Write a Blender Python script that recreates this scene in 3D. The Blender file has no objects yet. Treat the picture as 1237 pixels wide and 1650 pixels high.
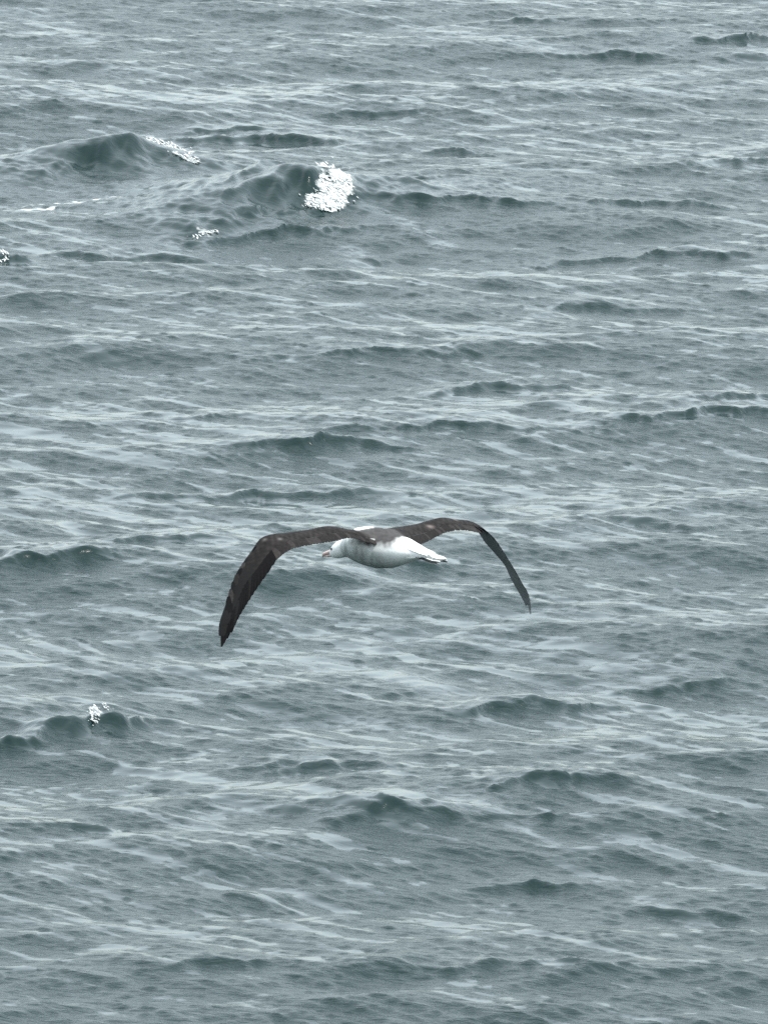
import bpy, bmesh, math, random
import numpy as np
from mathutils import Vector, Matrix

R = math.radians
rng = np.random.default_rng(11)
random.seed(5)
scene = bpy.context.scene
col = scene.collection

# ------------------------------------------------------------------ camera
CAM_H, PITCH, VFOV = 14.0, R(7.5), R(5.5)
cam = bpy.data.cameras.new('camera')
cam.sensor_fit = 'VERTICAL'
cam.angle = VFOV
cam.clip_start = 0.5
cam.clip_end = 20000
camo = bpy.data.objects.new('camera', cam)
camo.location = (0, 0, CAM_H)
camo.rotation_euler = (R(90) - PITCH, 0, 0)
col.objects.link(camo)
scene.camera = camo

# ------------------------------------------------------------------ sky and sun (bright overcast)
SUN_EL, SUN_AZ = R(63), R(136)          # azimuth clockwise from +Y (the view direction)
world = bpy.data.worlds.new('World')
scene.world = world
world.use_nodes = True
nt = world.node_tree
nt.nodes.clear()
N = nt.nodes.new
out = N('ShaderNodeOutputWorld')
bg = N('ShaderNodeBackground')
bg.inputs['Strength'].default_value = 0.09
sky = N('ShaderNodeTexSky')
sky.sky_type = 'NISHITA'
sky.sun_disc = False
sky.sun_elevation = SUN_EL
sky.sun_rotation = SUN_AZ
sky.air_density = 1.0
sky.dust_density = 3.0
sky.ozone_density = 1.0
tc = N('ShaderNodeTexCoord')
mp = N('ShaderNodeMapping')
mp.inputs['Scale'].default_value = (1.0, 1.0, 2.6)
cn = N('ShaderNodeTexNoise')
cn.inputs['Scale'].default_value = 2.3
cn.inputs['Detail'].default_value = 5
cr = N('ShaderNodeValToRGB')             # cloud deck: lighter and darker cloud
cr.color_ramp.elements[0].position = 0.34
cr.color_ramp.elements[0].color = (5.7, 6.5, 6.5, 1)
cr.color_ramp.elements[1].position = 0.68
cr.color_ramp.elements[1].color = (8.9, 9.7, 9.6, 1)
mx = N('ShaderNodeMix')
mx.data_type = 'RGBA'
mx.inputs['Factor'].default_value = 0.54
L = nt.links.new
L(tc.outputs['Generated'], mp.inputs['Vector'])
L(mp.outputs['Vector'], cn.inputs['Vector'])
L(cn.outputs['Fac'], cr.inputs['Fac'])
L(sky.outputs['Color'], mx.inputs['A'])
L(cr.outputs['Color'], mx.inputs['B'])
L(mx.outputs['Result'], bg.inputs['Color'])
L(bg.outputs['Background'], out.inputs['Surface'])

sd = bpy.data.lights.new('sun', 'SUN')
sd.energy = 1.5
sd.angle = R(18)
sd.color = (1.0, 0.98, 0.95)
so = bpy.data.objects.new('sun', sd)
sdir = Vector((math.sin(SUN_AZ) * math.cos(SUN_EL), math.cos(SUN_AZ) * math.cos(SUN_EL), math.sin(SUN_EL)))
so.rotation_euler = sdir.to_track_quat('Z', 'Y').to_euler()
so.location = (20, -20, 60)
col.objects.link(so)

scene.view_settings.view_transform = 'Standard'
scene.view_settings.look = 'None'
scene.view_settings.exposure = 1.63
scene.view_settings.gamma = 1.0
scene.view_settings.use_curve_mapping = False
scene.render.engine = 'CYCLES'
scene.cycles.max_bounces = 6
scene.cycles.use_denoising = False

# ------------------------------------------------------------------ helpers
def tag(o, label=None, cat=None, group=None, kind=None):
    if label: o['label'] = label
    if cat: o['category'] = cat
    if group: o['group'] = group
    if kind: o['kind'] = kind
    return o

def new_obj(name, me, mat=None, parent=None):
    o = bpy.data.objects.new(name, me)
    if mat is not None:
        me.materials.append(mat)
    col.objects.link(o)
    if parent is not None:
        o.parent = parent
    return o

def mat_new(name):
    m = bpy.data.materials.new(name)
    m.use_nodes = True
    t = m.node_tree
    return m, t, t.nodes['Principled BSDF']

TH = math.tan(VFOV / 2)
def at(px, py, z=0.0):
    """a point of the photograph (1237 x 1650) dropped onto the level z of the sea"""
    x, y = (px - 618.5) / 825 * TH, (825 - py) / 825 * TH
    d = (x, math.cos(PITCH) + y * math.sin(PITCH), -math.sin(PITCH) + y * math.cos(PITCH))
    k = (z - CAM_H) / d[2]
    return d[0] * k, d[1] * k

# ------------------------------------------------------------------ the sea: wind-wave spectrum in three tiles
def tile(L_, n, lo, hi, wind, rms_slope, power, spread, seed, peak=None, nar=8):
    """random sea of wavelengths lo..hi metres on an L_ x L_ tile: height and sideways chop fields"""
    g = np.random.default_rng(seed)
    k1 = np.fft.fftfreq(n, L_ / n) * 2 * np.pi
    kx, ky = np.meshgrid(k1, k1, indexing='xy')
    k = np.hypot(kx, ky); k[0, 0] = 1
    D = spread                               # crossing wave trains: (heading, share) pairs
    for w_, a_ in wind:
        D = D + a_ * np.abs((kx * math.cos(w_) + ky * math.sin(w_)) / k) ** nar
    S = k ** (-power) * D
    if peak:
        S *= np.exp(-1.25 * (2 * np.pi / peak / k) ** 2)
    band = 1 / (1 + np.exp(-(k - 2 * np.pi / hi) / (0.12 * 2 * np.pi / hi))) / (1 + np.exp((k - 2 * np.pi / lo) / (0.10 * 2 * np.pi / lo)))
    S *= band
    S[0, 0] = 0
    H = np.sqrt(S) * (g.standard_normal((n, n)) + 1j * g.standard_normal((n, n)))
    sx = np.fft.ifft2(1j * kx * H).real
    sy = np.fft.ifft2(1j * ky * H).real
    H *= rms_slope / math.sqrt(np.mean(sx ** 2 + sy ** 2))
    h = np.fft.ifft2(H).real
    dx = np.fft.ifft2(1j * kx / k * H).real
    dy = np.fft.ifft2(1j * ky / k * H).real
    sy = np.fft.ifft2(1j * ky * H).real
    return (L_, n, np.stack([dx, dy, h, sy], -1).astype(np.float32))

def sample(T, x, y, ang=0.0, off=(0, 0)):
    L_, n, f = T
    ca, sa = math.cos(ang), math.sin(ang)
    u = ((x * ca + y * sa + off[0]) / L_ * n) % n
    v = ((-x * sa + y * ca + off[1]) / L_ * n) % n
    i = np.floor(u).astype(np.int32); j = np.floor(v).astype(np.int32)
    a = (u - i)[:, None].astype(np.float32); b = (v - j)[:, None].astype(np.float32)
    i %= n; j %= n
    i1 = (i + 1) % n; j1 = (j + 1) % n
    r = (f[j, i] * (1 - a) + f[j, i1] * a) * (1 - b) + (f[j1, i] * (1 - a) + f[j1, i1] * a) * b
    r2 = r.copy()
    r2[:, 0] = r[:, 0] * ca - r[:, 1] * sa
    r2[:, 1] = r[:, 0] * sa + r[:, 1] * ca
    return r2

TA = tile(97.0, 1024, 0.9, 16.0, ((R(-62), 1.0), (R(-122), .8)), 0.078, 3.7, 0.06, 3, peak=4.5)
TS = tile(211.0, 512, 7.0, 22.0, ((R(-80), 1.0), (R(-105), .5)), 0.047, 3.6, 0.03, 14, peak=11.0)
TB = tile(31.0, 1024, 0.26, 1.0, ((R(-146), 1.0), (R(-122), .5), (R(-52), .45)), 0.072, 3.5, 0.012, 8, nar=40)
TC = tile(11.3, 1024, 0.10, 0.28, ((R(-140), 1.0), (R(-118), .5), (R(-64), .4)), 0.135, 3.3, 0.015, 21, nar=44)

T1 = tile(41.0, 1024, 0.14, 1.1, ((R(36), 1.0), (R(48), .5), (R(144), .18)), 1.0, 2.4, 0.004, 31, nar=60)   # streaks of slick water
T2 = tile(211.0, 512, 3.0, 26.0, ((R(32), .8), (R(150), .3)), 1.0, 3.0, 0.2, 41)               # and the wider patches they gather in
T1[2][:] /= T1[2][..., 2].std(); T2[2][:] /= T2[2][..., 2].std()
SLICKS = [  # smooth bright lines seen in the photograph: polylines (px) and half width in metres
    ([(700, 1290), (790, 1318), (870, 1350), (960, 1392), (1060, 1440), (1160, 1480)], .22),
    ([(0, 1045), (200, 1078), (430, 1102)], .40), ([(480, 1055), (600, 1072), (730, 1106)], .55),
    ([(650, 770), (860, 800), (1060, 832)], .45), ([(600, 1010), (900, 1058), (1110, 1080)], .45),
    ([(800, 990), (1000, 1002), (1240, 1008)], .5), ([(860, 1085), (1010, 1092)], .5),
    ([(560, 120), (700, 122), (870, 130), (940, 140)], .9), ([(1240, 88), (1060, 128), (930, 152), (780, 148)], .7),
    ([(1240, 132), (1120, 152), (960, 150)], .6), ([(620, 35), (780, 65), (900, 86)], .6), ([(0, 15), (80, 38), (165, 68)], .6),
    ([(560, 385), (640, 428), (760, 450)], .4), ([(600, 340), (720, 385)], .3), ([(120, 560), (240, 606)], .3),
    ([(0, 806), (110, 814)], .4), ([(20, 1150), (110, 1120)], .3), ([(250, 1360), (350, 1318), (400, 1290)], .35),
    ([(0, 1375), (180, 1365)], .3), ([(740, 245), (830, 280), (950, 290)], .3), ([(1060, 260), (1240, 220)], .4),
    ([(560, 930), (720, 965)], .3), ([(0, 100), (300, 118)], .5), ([(420, 1130), (640, 1160), (740, 1180)], .4),
    ([(900, 1380), (980, 1350), (1060, 1362)], .25), ([(940, 1170), (1200, 1190)], .35), ([(860, 860), (1030, 905), (1150, 915)], .35),
    ([(850, 520), (920, 490)], .3), ([(0, 1480), (260, 1500)], .3), ([(560, 1470), (900, 1480)], .3),
]

def slick(x, y):
    d = sample(TA, x, y) + sample(TS, x, y) * 1.6
    v = .95 * sample(T1, x, y)[:, 2] + .42 * sample(T2, x, y)[:, 2] - 6.5 * d[:, 3]
    k = np.clip((v - .46) / .55, 0, 1)
    for pl, hw in SLICKS:
        g = [at(*p) for p in pl]
        x0 = min(p[0] for p in g) - 2; x1 = max(p[0] for p in g) + 2; y0 = min(p[1] for p in g) - 3; y1 = max(p[1] for p in g) + 3
        m = (x > x0) & (x < x1) & (y > y0) & (y < y1)
        if not m.any(): continue
        xm, ym = x[m], y[m]
        best = np.full(xm.shape, 1e9)
        for (ax, ay_), (bx, by) in zip(g[:-1], g[1:]):
            L2 = (bx - ax) ** 2 + (by - ay_) ** 2
            t_ = np.clip(((xm - ax) * (bx - ax) + (ym - ay_) * (by - ay_)) / L2, 0, 1)
            best = np.minimum(best, np.hypot(xm - ax - t_ * (bx - ax), ym - ay_ - t_ * (by - ay_)))
        k[m] = np.maximum(k[m], np.exp(-(best / (hw * .62)) ** 2) * np.clip(.65 + .6 * sample(T1, xm * 1.7, ym * 1.7)[:, 2], 0, 1))
    return k * k * (3 - 2 * k)

# single waves that stand out of the chop: (px, py) in the photograph of the crest,
# length along the crest, height, front width, back width (m), heading of the crest line (deg)
WAVES = [
    # px, py, length, height, front, back, turn
    (203, 226, 1.15, .50, 1.05, 1.6, 2),
    (120, 258, 1.3, .20, .55, 1.2, 28),
    (485, 274, 1.7, .60, .95, 1.8, 26),
    (400, 308, 1.6, .22, .5, .9, 30),
    (425, 325, 1.3, .16, .35, .8, 27),
    (410, 345, 1.3, .17, .35, .8, 24),
    (440, 370, 1.5, .14, .34, .8, 14),
    (440, 216, 1.7, .20, .35, 1.0, -12),
    (370, 206, .8, .12, .25, .8, 0),
    (735, 238, .5, .10, .20, .5, -10),
    (680, 290, .7, .07, .2, .5, 8),
    (760, 316, 1.4, .10, .22, .8, -5),
    (1060, 322, 1.1, .10, .22, .6, -4),
    (1080, 405, 1.8, .08, .2, .8, -2),
    (1180, 55, 1.0, .16, .28, .8, 18),
    (870, 30, 1.2, .10, .3, .9, 3),
    (980, 84, 1.3, .10, .25, .9, 0),
    (620, 176, .8, .09, .22, .6, 0),
    (1190, 255, 1.0, .14, .32, .8, 20),
    (180, 412, 1.4, .09, .2, .8, -2),
    (10, 410, .35, .18, .22, .4, 0),
    (800, 614, .75, .17, .28, .8, 10),
    (1120, 655, 1.1, .15, .26, .9, 14),
    (1190, 632, .6, .10, .2, .6, 14),
    (510, 698, .85, .17, .28, .9, 6),
    (260, 792, .45, .09, .16, .5, 8),
    (470, 790, .85, .12, .2, .7, 3),
    (320, 668, .55, .08, .2, .5, 14),
    (80, 885, .9, .13, .22, .8, 14),
    (270, 860, .7, .08, .16, .6, 4),
    (730, 680, 1.4, .08, .18, .8, 2),
    (130, 1150, .75, .25, .42, .7, 24),
    (20, 1190, .3, .11, .16, .4, 8),
    (530, 1226, .55, .13, .2, .5, 2),
    (420, 1232, .5, .07, .15, .5, 10),
    (880, 1242, .6, .12, .2, .5, 12),
    (612, 1284, .8, .12, .42, 1.0, -14),
    (590, 1300, .55, .10, .25, .5, 25),
    (840, 1310, .5, .06, .14, .4, 6),
    (870, 1418, .4, .08, .14, .4, 0),
    (860, 1125, 1.0, .12, .24, .8, 15),
    (1090, 1098, .8, .09, .22, .7, 10),
    (120, 1328, .6, .06, .14, .5, 2),
    (840, 1545, .9, .10, .3, .5, 0),
    (340, 1545, .7, .07, .22, .5, 6),
    (1090, 1465, .6, .07, .22, .5, -4),
    (1060, 840, .9, .08, .25, .7, -12),
    (700, 905, .6, .05, .18, .5, 4),
    (950, 490, 1.2, .09, .3, .8, 6),
    (600, 560, 1.4, .09, .3, .9, 2),
]

def base(x, y, f=1.0, bz=1.0):
    rip = 1 - .85 * slick(x, y)                     # ripples die out in the slicks
    fA = np.maximum(f, 0.35)
    return (sample(TS, x, y) * fA + sample(TA, x, y) * fA + sample(TB, x, y, .05, (3.3, 1.2)) * f * bz
            + sample(TC, x, y, -.08) * f * rip[:, None] * bz * np.array([.8, .8, 1, 1]))

CHOP = .95
CREST = []                                          # where each single wave stands on the rest plane
wx = np.array([w[0] for w in WAVES], float); wy = np.array([w[1] for w in WAVES], float); wa = np.array([w[3] for w in WAVES]) * .68
x0, y0 = at(wx, wy, wa)
for _ in range(8):
    d = sample(TS, x0, y0) + sample(TA, x0, y0)
    tx, ty = at(wx, wy, wa + d[:, 2])
    x0 = x0 + .7 * (tx - x0 - CHOP * d[:, 0]); y0 = y0 + .6 * (ty - y0 - CHOP * d[:, 1])
CREST = list(zip(x0, y0))

def features(x, y):
    h = np.zeros_like(x)
    wob = 0.10 * np.sin(x * 5.1 + 1.3 * np.sin(y * 2.2)) + 0.06 * np.sin(x * 11.7 + y * 3.1) + 0.03 * np.sin(x * 23.0 - y * 7)
    for (px, py, ln, A, wf, wb, turn), (x0, y0) in zip(WAVES, CREST):
        m = (np.abs(x - x0) < ln * 2.6 + 2) & (np.abs(y - y0) < max(ln, wb) * 3 + 2)
        if not m.any():
            continue
        a = R(turn) * 1.9
        xx, yy = x[m] - x0, y[m] - y0
        s = (xx * math.cos(a) + yy * math.sin(a)) / ln
        n = -xx * math.sin(a) + yy * math.cos(a) + wob[m] * min(1, ln) * 1.0 + 0.16 * ln * s * s
        w = np.where(n < 0, wf * (.72 if A > .3 else .43), wb)
        e = 0.2 if A > .3 else 0.09
        p = np.exp(-(np.sqrt((n / w) ** 2 + e * e) - e) * 1.25)
        rg = min(1, .15 / A)
        ragged = 1 + rg * (.16 * np.sin(s * 7 + px) + .09 * np.sin(s * 17 + py))
        h[m] += (.72 if A > .3 else .62) * A * p * np.exp(-(np.abs(s) ** (1.2 if A > .3 else 2.2))) * ragged
    return h

def sea(x, y, fade=None):
    '''displaced positions of the water at the rest points x, y'''
    if fade is None:
        fade = np.ones_like(x)
    ft = features(x, y) * fade
    bz = (1 + 3 * np.clip(ft, 0, .12)) * (1 - .6 * np.clip((ft - .16) / .15, 0, 1))   # crests are ragged, tall faces smooth
    d = base(x, y, fade[:, None], bz[:, None])
    ch = CHOP * (1 - .85 * np.clip(ft / .16, 0, 1))         # a tall crest keeps its shape
    return np.stack([x + d[:, 0] * ch, y + d[:, 1] * ch, d[:, 2] + ft], -1)

def fine_lin(a, b, n):
    return np.linspace(a, b, n)

# a polar sheet about the ship's side: fine where the waves are seen, coarse out to the horizon
th_f = fine_lin(-R(3.0), R(3.0), 600)
gro = R(3.0) + (np.pi - R(3.0)) * (np.linspace(0, 1, 56)[1:] ** 2.2)
theta = np.concatenate([-gro[::-1], th_f, gro])
r_f = [70.0]
while r_f[-1] < 180:
    r_f.append(r_f[-1] + 0.041 * (r_f[-1] / 75) ** 0.8)
r_f = np.array(r_f)
r_in = np.concatenate([[2.0], 70 - 68 * (np.linspace(0, 1, 60)[1:-1] ** 1.6)[::-1]])
r_out = 180 + 9000 * (np.linspace(0, 1, 90)[1:] ** 3.2)
rad = np.concatenate([r_in, r_f, r_out])
nt_, nr_ = len(theta), len(rad)
TT, RR = np.meshgrid(theta, rad)
sm = lambda v: v * v * (3 - 2 * v)
fade = sm(np.clip((R(5.6) - np.abs(TT)) / R(2.3), 0, 1)) * sm(np.clip((RR - 58) / 10, 0, 1)) * sm(np.clip((240 - RR) / 50, 0, 1))
X = (RR * np.sin(TT)).ravel(); Y = (RR * np.cos(TT)).ravel()
fade = fade.ravel()
P = np.concatenate([sea(X[i:i + 120000], Y[i:i + 120000], fade[i:i + 120000]).astype(np.float32) for i in range(0, len(X), 120000)])
RIP = np.concatenate([((1 - .90 * slick(X[i:i + 120000], Y[i:i + 120000])) * (1 - .7 * np.clip(features(X[i:i + 120000], Y[i:i + 120000]) / .09, 0, 1))).astype(np.float32)
                      for i in range(0, len(X), 120000)])
del TT, RR, fade
idx = np.arange(nt_ * nr_).reshape(nr_, nt_)
q = np.stack([idx[:-1, :-1], idx[:-1, 1:], idx[1:, 1:], idx[1:, :-1]], -1).reshape(-1, 4)[:, ::-1]
me = bpy.data.meshes.new('sea_water')
me.vertices.add(len(P)); me.vertices.foreach_set('co', P.astype(np.float32).ravel())
me.loops.add(q.size); me.loops.foreach_set('vertex_index', q.astype(np.int32).ravel())
me.polygons.add(len(q)); me.polygons.foreach_set('loop_start', np.arange(0, q.size, 4, dtype=np.int32))
me.polygons.foreach_set('use_smooth', np.ones(len(q), bool))
me.update(calc_edges=True)
del q, idx

# foam lying on the water: (px, py, half length m, half width m, turn, amount)
FOAM = [
    (534, 275, .17, .5, 0, .72), (548, 292, .20, .7, -8, .76), (536, 314, .22, .6, 0, .76), (512, 326, .20, .3, 0, .72), (285, 244, .36, .5, -38, .58), (156, 1146, .08, .3, 10, .60),
    (335, 376, .22, .25, 20, .50),  (14, 412, .16, .2, 0, .6),
    (120, 326, 1.1, .22, 0, .55), (50, 338, .5, .2, 0, .55), (740, 772, .16, .2, 0, .42),
    (938, 1238, .05, .10, 0, .56),
]
def onsea(px, py):
    '''rest points of the water whose moved surface shows at these places of the photograph'''
    px, py = np.atleast_1d(px).astype(float), np.atleast_1d(py).astype(float)
    z = np.full(px.shape, .15)
    x, y = at(px, py, z)
    for it in range(30):
        p = sea(x, y)
        tx, ty = at(px, py, p[:, 2])
        x = x + .6 * (tx - p[:, 0]); y = y + (.5 if it < 8 else .22) * (ty - p[:, 1])
    return x, y

foam = np.zeros(len(P), np.float32)
for px, py, a_, b_, turn, amt in FOAM:
    x0, y0 = (v[0] for v in onsea(px, py))
    c, s = math.cos(R(turn)), math.sin(R(turn))
    u = ((X - x0) * c + (Y - y0) * s) / a_
    v = (-(X - x0) * s + (Y - y0) * c) / b_
    foam = np.maximum(foam, (amt * np.exp(-(u * u + v * v) ** 1.5 * .7)).astype(np.float32))
    del u, v
at_r = me.attributes.new('ripple', 'FLOAT', 'POINT')
at_r.data.foreach_set('value', RIP)
at_f = me.attributes.new('foam', 'FLOAT', 'POINT')
at_f.data.foreach_set('value', foam)
del X, Y, P, foam, RIP

m, t, b = mat_new('sea_water')
n_ = t.nodes.new; l_ = t.links.new
b.inputs['Base Color'].default_value = (0.002, 0.014, 0.0135, 1)
b.inputs['Roughness'].default_value = 0.07
b.inputs['IOR'].default_value = 1.333
b.inputs['Specular IOR Level'].default_value = 0.5
tc = n_('ShaderNodeTexCoord')
mp = n_('ShaderNodeMapping')
mp.vector_type = 'TEXTURE'
mp.inputs['Rotation'].default_value = (0, 0, R(-28))
mp.inputs['Scale'].default_value = (.20, .075, .12)
l_(tc.outputs['Object'], mp.inputs['Vector'])
n1 = n_('ShaderNodeTexNoise')
n1.inputs['Scale'].default_value = 1.0
n1.inputs['Detail'].default_value = 4
n1.inputs['Roughness'].default_value = 0.62
n1.inputs['Distortion'].default_value = 0.4
l_(mp.outputs['Vector'], n1.inputs['Vector'])
bp = n_('ShaderNodeBump')
bp.inputs['Strength'].default_value = 1.0
bp.inputs['Distance'].default_value = 0.024
l_(n1.outputs['Fac'], bp.inputs['Height'])
ra = n_('ShaderNodeAttribute'); ra.attribute_name = 'ripple'      # slicks and cat's paws
l_(ra.outputs['Fac'], bp.inputs['Strength'])
rr = n_('ShaderNodeMapRange'); rr.inputs['To Min'].default_value = .10; rr.inputs['To Max'].default_value = .27
l_(ra.outputs['Fac'], rr.inputs['Value']); l_(rr.outputs['Result'], b.inputs['Roughness'])
l_(bp.outputs['Normal'], b.inputs['Normal'])
# foam on the surface, broken up by bubbles
fa = n_('ShaderNodeAttribute'); fa.attribute_name = 'foam'
mf = n_('ShaderNodeMapping'); mf.inputs['Scale'].default_value = (9, 6, 9); mf.inputs['Rotation'].default_value = (0, 0, R(-25))
l_(tc.outputs['Object'], mf.inputs['Vector'])
nf = n_('ShaderNodeTexNoise'); nf.inputs['Scale'].default_value = 1.0; nf.inputs['Detail'].default_value = 5
l_(mf.outputs['Vector'], nf.inputs['Vector'])
ad = n_('ShaderNodeMath'); ad.operation = 'ADD'
l_(fa.outputs['Fac'], ad.inputs[0]); l_(nf.outputs['Fac'], ad.inputs[1])
rp = n_('ShaderNodeMapRange')
rp.inputs['From Min'].default_value = .98; rp.inputs['From Max'].default_value = 1.25
l_(ad.outputs[0], rp.inputs['Value'])
fd = n_('ShaderNodeBsdfDiffuse'); fd.inputs['Color'].default_value = (.62, .65, .65, 1)
ms = n_('ShaderNodeMixShader')
l_(rp.outputs['Result'], ms.inputs['Fac']); l_(b.outputs['BSDF'], ms.inputs[1]); l_(fd.outputs['BSDF'], ms.inputs[2])
l_(ms.outputs['Shader'], t.nodes['Material Output'].inputs['Surface'])
water = new_obj('sea_water', me, m)
tag(water, kind='structure')

# ------------------------------------------------------------------ whitecaps: tumbling foam clumps on the breaking crests
mfm, t, b = mat_new('sea_foam')
b.inputs['Base Color'].default_value = (.60, .63, .63, 1)
b.inputs['Roughness'].default_value = 0.7
b.inputs['Subsurface Weight'].default_value = 0.0
lw = t.nodes.new('ShaderNodeLayerWeight'); lw.inputs['Blend'].default_value = .35      # froth thins out at its rim
mrf = t.nodes.new('ShaderNodeMapRange'); mrf.inputs['From Min'].default_value = .15; mrf.inputs['From Max'].default_value = .85
mrf.inputs['To Min'].default_value = 1.0; mrf.inputs['To Max'].default_value = .05
t.links.new(lw.outputs['Facing'], mrf.inputs['Value']); t.links.new(mrf.outputs['Result'], b.inputs['Alpha'])
ico = bmesh.new(); bmesh.ops.create_icosphere(ico, subdivisions=1, radius=1.0)
ico_v = np.array([v.co[:] for v in ico.verts]); ico_f = np.array([[v.index for v in f.verts] for f in ico.faces]); ico.free()

def inside(poly, x, y):
    r = False
    for (x0, y0), (x1, y1) in zip(poly, poly[1:] + poly[:1]):
        if (y0 > y) != (y1 > y) and x < (x1 - x0) * (y - y0) / (y1 - y0) + x0: r = not r
    return r

def whitecap(poly, n, s, label, lift=.05, stray=0, pitch=.45):
    """torn foam flecks filling an outline (photograph px) on the face of a breaker, all leaning down the spill"""
    xs, ys = [p[0] for p in poly], [p[1] for p in poly]
    q = []
    clump = []
    while len(clump) < 22:
        c = (random.uniform(min(xs), max(xs)), random.uniform(min(ys), max(ys)), random.uniform(.10, .22))
        if inside(poly, c[0], c[1]): clump.append(c)
    w, h = max(xs) - min(xs), max(ys) - min(ys)
    while len(q) < n:
        x, y = random.uniform(min(xs), max(xs)), random.uniform(min(ys), max(ys))
        near = max(math.exp(-(((x - cx) / (w * r)) ** 2 + ((y - cy) / (h * r * .8)) ** 2)) for cx, cy, r in clump)
        if inside(poly, x, y) and random.random() < .05 + near:
            q.append((x, y))
    for _ in range(stray):
        x, y = random.choice(q); q.append((x + random.gauss(0, w * .16), y + random.gauss(-h * .05, h * .12)))
    q = np.array(q)
    x, y = onsea(q[:, 0], q[:, 1])
    p = sea(x, y)
    V, Fc = [], []
    for c, i in zip(p, range(len(p))):
        k = s * random.uniform(.5, 1.5) * (.5 if i >= n else 1)
        rot = np.array(Matrix.Rotation(random.uniform(-1.3, -.1), 3, 'Z') @ Matrix.Rotation(pitch + random.uniform(-.35, .35), 3, 'Y'))
        v = ico_v * (1 + rng.uniform(-.3, .3, (len(ico_v), 1))) * np.array([3.3 * random.uniform(.6, 1.5), 1.15, .7]) * k
        Fc.append(ico_f + len(ico_v) * len(V))
        V.append(v @ rot.T + c + np.array([0, 0, .006 + lift * random.random() ** 3]))
    V = np.concatenate(V); Fc = np.concatenate(Fc)
    o0 = Vector(V.mean(0)); V = V - np.array(o0)
    me = bpy.data.meshes.new('foam_flecks')
    me.from_pydata(V.tolist(), [], Fc.tolist())
    me.polygons.foreach_set('use_smooth', np.ones(len(Fc), bool))
    o = bpy.data.objects.new('whitecap', None)
    o.location = o0
    o.empty_display_size = .3
    col.objects.link(o)
    tag(new_obj('foam_flecks', me, mfm, o), kind='stuff')
    return tag(o, label, 'whitecap', 'white foam caps on breaking waves')

whitecap([(514, 265), (531, 261), (547, 275), (564, 286), (567, 300), (558, 311), (564, 331), (547, 337), (533, 342), (514, 337), (489, 334), (494, 320), (514, 313), (524, 300), (511, 289)], 420, .0140,
         'largest foam cap, a wide white patch tumbling off the right end of its wave', .035, 30)
whitecap([(235, 222), (262, 228), (290, 238), (322, 258), (318, 265), (296, 257), (270, 242), (238, 230)], 230, .0105,
         'narrow white foam ridge running down the right shoulder of the tall dark peaked wave', .03, 10)
whitecap([(145, 1141), (172, 1135), (176, 1144), (160, 1151), (160, 1169), (150, 1167), (146, 1159)], 48, .0070,
         'small tuft of white foam on the dark wavelet below the bird, towards the left edge', .03, 14)
whitecap([(308, 381), (330, 374), (352, 370), (356, 374), (334, 381), (312, 385)], 34, .0075,
         'thin broken foam line on the low dark ripple below the largest foam cap', .01, 4)
whitecap([(0, 409), (8, 407), (16, 411), (14, 416), (0, 418)], 40, .009,
         'little foam cap cut by the left edge of the picture, beside a dark crest', .03, 3)

# ------------------------------------------------------------------ the albatross (local frame: +X ahead, +Y its left, +Z up)
bird = bpy.data.objects.new('albatross', None)
bird.location = (-0.051, 64.198, 5.377)
bird.rotation_euler = (0, 0, R(135))
bird.empty_display_size = .3
col.objects.link(bird)
tag(bird, 'large albatross with dark brown wings and white body gliding low over the grey sea', 'albatross')

NEAR = [  # left wing: leading edge and trailing edge points
    ((0.085, 0.010, 0.030), (-0.215, 0.025, -0.010)),
 ((0.100,0.060,0.042),(-0.200,0.046,-0.018)), 
    ((0.115,0.162,0.046),(-0.110,0.136,0.001)), 
    ((0.130,0.327,0.083),(-0.070,0.277,0.044)), 
    ((0.130,0.481,0.079),(-0.070,0.436,0.039)), 
    ((0.140,0.650,0.079),(-0.065,0.620,0.035)), 
    ((0.150,0.818,0.075),(-0.060,0.773,0.023)), 
    ((0.150,0.907,0.000),(-0.060,0.888,-0.023)), 
    ((0.130,1.016,-0.078),(-0.075,0.997,-0.101)), 
    ((0.110,1.093,-0.144),(-0.090,1.090,-0.170)), 
    ((0.080,1.174,-0.257),(-0.110,1.188,-0.248)), 
    ((0.030,1.291,-0.380),(-0.120,1.291,-0.350)), 
    ((-0.030,1.359,-0.450),(-0.110,1.354,-0.461)), 
    ((-0.090,1.402,-0.514),(-0.100,1.396,-0.506)), ]
FAR = [  # right wing
    ((0.085, -0.010, 0.030), (-0.215, -0.025, -0.010)),
 ((0.100,-0.207,0.024),(-0.200,-0.066,-0.025)), 
    ((0.115,-0.329,0.027),(-0.130,-0.265,-0.036)), 
    ((0.130,-0.462,0.028),(-0.080,-0.412,-0.024)), 
    ((0.140,-0.586,0.038),(-0.060,-0.524,-0.004)), 
    ((0.150,-0.693,0.045),(-0.060,-0.626,0.004)), 
    ((0.155,-0.806,0.024),(-0.050,-0.745,-0.008)), 
    ((0.155,-0.948,0.003),(-0.040,-0.863,-0.036)), 
    ((0.150,-1.024,-0.042),(-0.040,-0.929,-0.054)), 
    ((0.130,-1.075,-0.122),(-0.050,-1.000,-0.113)), 
    ((0.110,-1.136,-0.192),(-0.070,-1.051,-0.193)), 
    ((0.090,-1.215,-0.282),(-0.080,-1.128,-0.300)), 
    ((0.060,-1.239,-0.367),(-0.090,-1.178,-0.381)), 
    ((0.000,-1.271,-0.480),(-0.100,-1.228,-0.454)), 
    ((-0.050,-1.274,-0.560),(-0.100,-1.250,-0.533)), 
    ((-0.090,-1.250,-0.581),(-0.100,-1.251,-0.576)), ]

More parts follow.
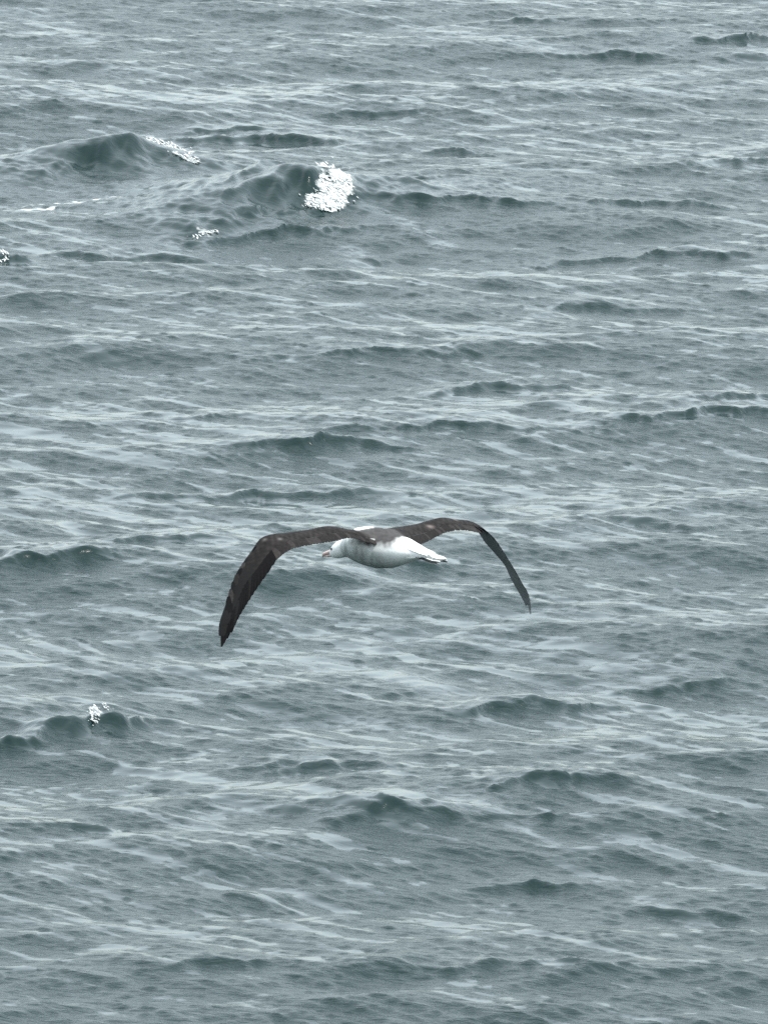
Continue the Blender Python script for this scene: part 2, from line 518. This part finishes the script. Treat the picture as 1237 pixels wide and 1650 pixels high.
class Wing:
    def __init__(self, st, side):
        self.le = np.array([s[0] for s in st]); self.te = np.array([s[1] for s in st]); self.side = side
        mid = (self.le + self.te) / 2
        d = np.r_[0, np.cumsum(np.linalg.norm(np.diff(mid, axis=0), axis=1))]
        self.len = d[-1]; self.s = d / d[-1]
    def _ev(self, P, s):
        s = min(max(s, 0), 1)
        i = int(min(max(np.searchsorted(self.s, s) - 1, 0), len(self.s) - 2))
        t = (s - self.s[i]) / (self.s[i + 1] - self.s[i])
        p1, p2 = P[i], P[i + 1]
        h = self.s[i + 1] - self.s[i]
        m1 = (P[i + 1] - P[i - 1]) / (self.s[i + 1] - self.s[i - 1]) * h if i > 0 else p2 - p1
        m2 = (P[i + 2] - P[i]) / (self.s[i + 2] - self.s[i]) * h if i + 2 < len(P) else p2 - p1
        return (2*t**3-3*t**2+1)*p1 + (t**3-2*t**2+t)*m1 + (-2*t**3+3*t**2)*p2 + (t**3-t**2)*m2
    def frame(self, s):
        le, te = self._ev(self.le, s), self._ev(self.te, s)
        e = .02
        T = (self._ev(self.le, s + e) + self._ev(self.te, s + e)) - (self._ev(self.le, s - e) + self._ev(self.te, s - e))
        C = te - le
        n = np.cross(C, T) * self.side
        n /= np.linalg.norm(n) + 1e-9
        if n[2] < -0.3 or (abs(n[2]) < .3 and n[1] * self.side < 0): n = -n
        return le, C, n
    def pt(self, s, c, off=0.0):
        le, C, n = self.frame(s)
        ch = np.linalg.norm(C)
        return le + C * c + n * (.10 * ch * 4 * c * (1 - c) * (1 - .5 * s) + off)

WL, WR = Wing(NEAR, 1), Wing(FAR, -1)

def loft(bm, rings, close=True):
    vs = [[bm.verts.new(p) for p in r] for r in rings]
    k = len(rings[0])
    for a, b in zip(vs[:-1], vs[1:]):
        for i in range(k):
            bm.faces.new((a[i], a[(i + 1) % k], b[(i + 1) % k], b[i]))
    bm.faces.new(vs[0][::-1]); bm.faces.new(vs[-1])

bm = bmesh.new()
BODY = [  # X, Z, half width, half height: tail root, rump, breast, neck, head
    (-.50, -.052, .020, .010), (-.48, -.050, .036, .017), (-.42, -.046, .054, .030), (-.35, -.043, .074, .048), (-.26, -.044, .098, .078),
    (-.15, -.050, .120, .108), (-.03, -.048, .132, .124), (.07, -.042, .128, .120), (.15, -.042, .108, .104),
    (.205, -.050, .080, .082), (.25, -.066, .059, .062), (.285, -.080, .053, .057), (.32, -.091, .050, .054),
    (.350, -.101, .040, .043), (.372, -.109, .028, .029), (.384, -.113, .014, .015)]
rings = []
for x, z, w, h in BODY:
    rings.append([(x, w * math.cos(a), z + h * math.sin(a)) for a in np.linspace(0, 2 * math.pi, 29)[:-1]])
loft(bm, rings)
for W in (WL, WR):
    rings = []
    for s in np.r_[np.linspace(0, .9, 44), .93, .955]:
        ch = np.linalg.norm(W.frame(s)[1])
        th = (.019 * (1 - s) + .0055) * min(1, ch / .1)
        cmax = .70 if s > .1 else .80
        top, bot = [], []
        for c in np.linspace(0, cmax, 9):
            k = math.sqrt(max(0, 1 - ((c - .22) / .24) ** 2)) if c < .22 else 1 - .55 * (c - .22) / (cmax - .22)
            k = max(k, .18)
            top.append(W.pt(s, c, th * k)); bot.append(W.pt(s, c, -th * k * .8))
        rings.append(top + bot[::-1])
    loft(bm, rings)
bmesh.ops.recalc_face_normals(bm, faces=bm.faces)
tmp = bpy.data.meshes.new('body_source'); bm.to_mesh(tmp); bm.free()
tmpo = bpy.data.objects.new('body_source', tmp); col.objects.link(tmpo)
rm = tmpo.modifiers.new('remesh', 'REMESH'); rm.mode = 'VOXEL'; rm.voxel_size = .0055
smo = tmpo.modifiers.new('smooth', 'SMOOTH'); smo.iterations = 4; smo.factor = .5
dg = bpy.context.evaluated_depsgraph_get()
bme = bpy.data.meshes.new_from_object(tmpo.evaluated_get(dg))
bpy.data.objects.remove(tmpo)
bme.name = 'body'
bme.materials.clear()
bme.polygons.foreach_set('use_smooth', np.ones(len(bme.polygons), bool))
nv = len(bme.vertices)
co = np.empty(nv * 3, np.float32); bme.vertices.foreach_get('co', co); co = co.reshape(-1, 3)
no = np.empty(nv * 3, np.float32); bme.vertices.foreach_get('normal', no); no = no.reshape(-1, 3)
# plumage: brown wings and mantle, white elsewhere, pale spots at the wrists
WHITE = np.array([.74, .76, .75]); BROWN = np.array([.0155, .0140, .0138]); MANT = np.array([.062, .060, .060]); UNDER = np.array([.13, .145, .15])
def ss(a, b, v):
    q = np.clip((v - a) / (b - a), 0, 1); return q * q * (3 - 2 * q)
ay = np.abs(co[:, 1])
nzv = (np.sin(co[:, 0] * 61 + 2 * np.sin(co[:, 1] * 47)) * np.sin(co[:, 1] * 73 + co[:, 0] * 23) + np.sin(co[:, 0] * 140) * np.sin(co[:, 1] * 155) * .6)
wing_k = np.maximum(ss(.105, .15, ay + .012 * nzv) * ss(-.035, .005, co[:, 2] + .008 * nzv), ss(.15, .19, ay))
up = no[:, 2] + .6 * np.where(ay > .8, np.sign(co[:, 1]) * no[:, 1], 0)
top = ss(-.15, .15, up)
colr = np.repeat(WHITE[None], nv, 0)
# shade under the belly painted into breast and flanks, with faint barring
belly_shade = (1 - ss(-.10, .03, co[:, 2] + .010 * nzv)) * ss(-.34, -.10, co[:, 0] + .02 * nzv) * (1 - ss(.20, .27, co[:, 0]))
colr = colr * (1 - belly_shade[:, None]) + (np.array([.29, .32, .31]) * (1 + .2 * nzv[:, None])) * belly_shade[:, None]
# mantle
mk = ss(.0, .075, co[:, 2] + .010 * nzv + .055) * ss(-.265, -.205, co[:, 0] + .007 * nzv) * (1 - ss(-.005, .055, co[:, 0] + .008 * nzv)) * ss(.1, .4, no[:, 2])
colr = colr * (1 - mk[:, None]) + (MANT * (1 + .12 * nzv[:, None])) * mk[:, None]
dark = BROWN[None] * (1.3 - .75 * ss(.75, 1.12, ay))[:, None] * (1 + .32 * nzv[:, None])
wc = dark * top[:, None] + UNDER[None] * (1 - top[:, None])
colr = colr * (1 - wing_k[:, None]) + wc * wing_k[:, None]
for s, c, r_, k in ((.505, .22, .012, .15), (.475, .52, .013, .18)):
    p = WL.pt(s, c, .01)
    q = k * np.exp(-(np.linalg.norm(co - p, axis=1) / r_) ** 2)
    colr = colr * (1 - q[:, None]) + np.array([.5, .48, .47]) * q[:, None]
for s, c, r_, k in ((.30, .55, .022, .35), (.46, .35, .02, .3)):
    p = WR.pt(s, c, .01)
    q = k * np.exp(-(np.linalg.norm(co - p, axis=1) / r_) ** 2)
    colr = colr * (1 - q[:, None]) + np.array([.35, .30, .28]) * q[:, None]
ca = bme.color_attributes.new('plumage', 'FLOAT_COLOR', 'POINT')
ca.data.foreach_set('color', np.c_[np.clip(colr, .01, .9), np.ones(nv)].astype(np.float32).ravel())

mb, t, b = mat_new('plumage')
n_ = t.nodes.new; l_ = t.links.new
b.inputs['Roughness'].default_value = .75
b.inputs['Specular IOR Level'].default_value = .06
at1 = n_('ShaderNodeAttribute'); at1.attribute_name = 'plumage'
tcn = n_('ShaderNodeTexCoord')
nn = n_('ShaderNodeTexNoise'); nn.inputs['Scale'].default_value = 55; nn.inputs['Detail'].default_value = 4
l_(tcn.outputs['Object'], nn.inputs['Vector'])
mr = n_('ShaderNodeMapRange'); mr.inputs['To Min'].default_value = .84; mr.inputs['To Max'].default_value = 1.1
l_(nn.outputs['Fac'], mr.inputs['Value'])
mm = n_('ShaderNodeMix'); mm.data_type = 'RGBA'; mm.blend_type = 'MULTIPLY'; mm.inputs['Factor'].default_value = 1
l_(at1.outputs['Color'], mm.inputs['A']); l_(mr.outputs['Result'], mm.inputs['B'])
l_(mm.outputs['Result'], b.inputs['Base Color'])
bpn = n_('ShaderNodeBump'); bpn.inputs['Strength'].default_value = .25; bpn.inputs['Distance'].default_value = .003
l_(nn.outputs['Fac'], bpn.inputs['Height']); l_(bpn.outputs['Normal'], b.inputs['Normal'])
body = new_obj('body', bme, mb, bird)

def flat_mat(name, c, rough=.7, noise=.25, scale=60):
    m, t, b = mat_new(name)
    b.inputs['Roughness'].default_value = rough
    b.inputs['Specular IOR Level'].default_value = .06 if rough > .5 else .4
    tc = t.nodes.new('ShaderNodeTexCoord')
    n = t.nodes.new('ShaderNodeTexNoise'); n.inputs['Scale'].default_value = scale; n.inputs['Detail'].default_value = 3
    t.links.new(tc.outputs['Object'], n.inputs['Vector'])
    r = t.nodes.new('ShaderNodeValToRGB')
    r.color_ramp.elements[0].color = tuple(v * (1 - noise) for v in c) + (1,)
    r.color_ramp.elements[1].color = tuple(min(.9, v * (1 + noise)) for v in c) + (1,)
    r.color_ramp.elements[0].position = .3; r.color_ramp.elements[1].position = .7
    t.links.new(n.outputs['Fac'], r.inputs['Fac']); t.links.new(r.outputs['Color'], b.inputs['Base Color'])
    return m

M_SEC = flat_mat('secondary_brown', (.0155, .014, .0138))
M_SEC2 = flat_mat('secondary_faded', (.027, .0245, .0235))
M_PRI = flat_mat('primary_black', (.004, .0037, .004))
M_PRI2 = flat_mat('primary_worn', (.008, .0075, .0075))
M_UNDER = flat_mat('quill_underside', (.13, .145, .15), noise=.2)
M_TAILW = flat_mat('tail_white', (.62, .65, .64), noise=.12)
M_TAILG = flat_mat('tail_grey', (.26, .28, .28), noise=.2)
M_TAILD = flat_mat('tail_dark', (.035, .040, .042))
M_BILL = flat_mat('bill_pink', (.52, .40, .375), rough=.4, noise=.12)
M_BILLT = flat_mat('bill_horn', (.46, .37, .345), rough=.4, noise=.1)
M_EYE = flat_mat('eye_black', (.012, .011, .010), rough=.1, noise=.1)

def blade(name, path, width, mat, nrm, lift0=.0, tilt=.0, thick=.0022, under=None):
    """a feather: path points, half widths, a shaft ridge and real thickness"""
    n = len(path)
    V, Fc = [], []
    for i, p in enumerate(path):
        d = path[min(i + 1, n - 1)] - path[max(i - 1, 0)]
        d = d / (np.linalg.norm(d) + 1e-9)
        N_ = nrm[i] - d * np.dot(nrm[i], d); N_ /= np.linalg.norm(N_) + 1e-9
        S = np.cross(N_, d)
        f = i / (n - 1)
        w = width * (min(1, .55 + f * 2.2)) * math.sqrt(max(0.04, 1 - max(0, (f - .76) / .25) ** 2))
        for u, hgt in ((-1, 0), (0, thick), (1, 0), (0, -thick)):
            V.append(p + S * (u * w) + N_ * (hgt + lift0 + u * tilt * w))
    for i in range(n - 1):
        a, b_ = i * 4, i * 4 + 4
        for j in range(4):
            Fc.append((a + j, a + (j + 1) % 4, b_ + (j + 1) % 4, b_ + j))
    Fc.append((0, 3, 2, 1)); e = (n - 1) * 4; Fc.append((e, e + 1, e + 2, e + 3))
    me = bpy.data.meshes.new(name)
    me.from_pydata([tuple(v) for v in V], [], Fc)
    if under is not None:                                        # the paler underside of the quill
        me.materials.append(mat); me.materials.append(under)
        for p in me.polygons[:-2]:
            p.material_index = 1 if p.index % 4 in (2, 3) else 0
        mat = None
    bm = bmesh.new(); bm.from_mesh(me); bmesh.ops.recalc_face_normals(bm, faces=bm.faces); bm.to_mesh(me); bm.free()
    return new_obj(name, me, mat, bird)

def wing_feather(W, name, s0, c0, s1, c1, width, mat, lift=.004):
    pth, nrm = [], []
    for f in np.linspace(0, 1, 7):
        s, c = s0 + (s1 - s0) * f ** 1.15, c0 + (c1 - c0) * f
        pth.append(W.pt(s, c, lift * (1 - f))); nrm.append(W.frame(s)[2])
    return blade(name, pth, width, mat, nrm, tilt=.03 * W.side, under=M_UNDER)

for W in (WL, WR):
    # tertials and secondaries along the arm
    ns = 36
    for i in range(ns):
        s = .07 + (.56 - .07) * i / (ns - 1)
        wing_feather(W, 'secondary_feather', s - .012, .42, s + .006 + random.uniform(-.003, .003), 1.0 + random.uniform(-.006, .006), .030,
                     random.choice((M_SEC, M_SEC, M_SEC2)))
    # primaries sweeping to the wing tip
    np_ = 16
    for i in range(np_):
        f = i / (np_ - 1)
        s1 = .60 + (1.0 - .60) * f ** .85
        wing_feather(W, 'primary_feather', .545 + .25 * f, .40 - .12 * f, min(s1, .995), 1.0 - .35 * max(0, f - .8) / .2, .040 - .017 * f,
                     M_PRI2 if i in (7, 12) else M_PRI, .005)
    # a row of coverts lying over the hand
    for i in range(9):
        f = i / 8
        wing_feather(W, 'covert_feather', .54 + .24 * f, .12, .63 + .27 * f, .60, .030, (M_PRI, M_SEC, M_PRI2, M_SEC2)[i % 4], .012)

# tail fan: six pairs, white above with dark outer tips
for i in range(10):
    f = (i - 4.5) / 4.5
    a = f * .10
    p0 = np.array([-.36,   .026 * f, -.040 - .012 * abs(f)])
    ln = .235 - .03 * abs(f)
    tip = p0 + np.array([-math.cos(a) * ln, math.sin(a) * ln * 1.0, -.022 - .012 * abs(f)])
    pth = [p0 + (tip - p0) * q for q in np.linspace(0, 1, 6)]
    blade('tail_feather', pth, .028, M_TAILD if i in (0, 9, 8) else M_TAILG if i in (1, 3, 6, 8) else M_TAILW, [np.array([0, 0, 1.])] * 6, lift0=.006 * (1 - abs(f)), tilt=.1)
# rump and under-tail coverts
for i in range(14):
    a = random.uniform(-1, 1); low = i % 2
    p0 = np.array([-.30, .055 * a, -.01 if not low else -.085]); tip = np.array([(-.43 if low else -.47) - .04 * random.random(), .05 * a, -.047 if not low else -.060])
    pth = [p0 + (tip - p0) * q for q in np.linspace(0, 1, 5)]
    blade('tail_covert', pth, .018, M_TAILW, [np.array([0, 0, 1.])] * 5, lift0=.003)

# bill: upper mandible with hooked nail, lower mandible
def bill_part(name, rows, mat):
    bm = bmesh.new()
    loft(bm, [[(x, w * math.cos(a), z + h * math.sin(a)) for a in np.linspace(0, 2 * math.pi, 13)[:-1]] for x, z, w, h in rows])
    bmesh.ops.recalc_face_normals(bm, faces=bm.faces)
    me = bpy.data.meshes.new(name); bm.to_mesh(me); bm.free()
    me.polygons.foreach_set('use_smooth', np.ones(len(me.polygons), bool))
    return new_obj(name, me, mat, bird)
up_b = bill_part('upper_bill', [(.360, -.103, .021, .020), (.385, -.110, .018, .017), (.41, -.117, .0145, .013), (.432, -.124, .013, .0125),
                                (.447, -.131, .011, .013), (.455, -.139, .008, .011), (.457, -.149, .003, .004)], M_BILL)
lo_b = bill_part('lower_bill', [(.358, -.126, .017, .010), (.385, -.132, .014, .009), (.415, -.138, .011, .008), (.440, -.142, .007, .005)], M_BILLT)
for sgn in (-1, 1):
    bm = bmesh.new(); bmesh.ops.create_uvsphere(bm, u_segments=12, v_segments=8, radius=.0085)
    bmesh.ops.scale(bm, verts=bm.verts, vec=(1.15, .6, 1))
    me = bpy.data.meshes.new('eye'); bm.to_mesh(me); bm.free()
    e = new_obj('eye', me, M_EYE, bird); e.location = (.335, sgn * .044, -.084)
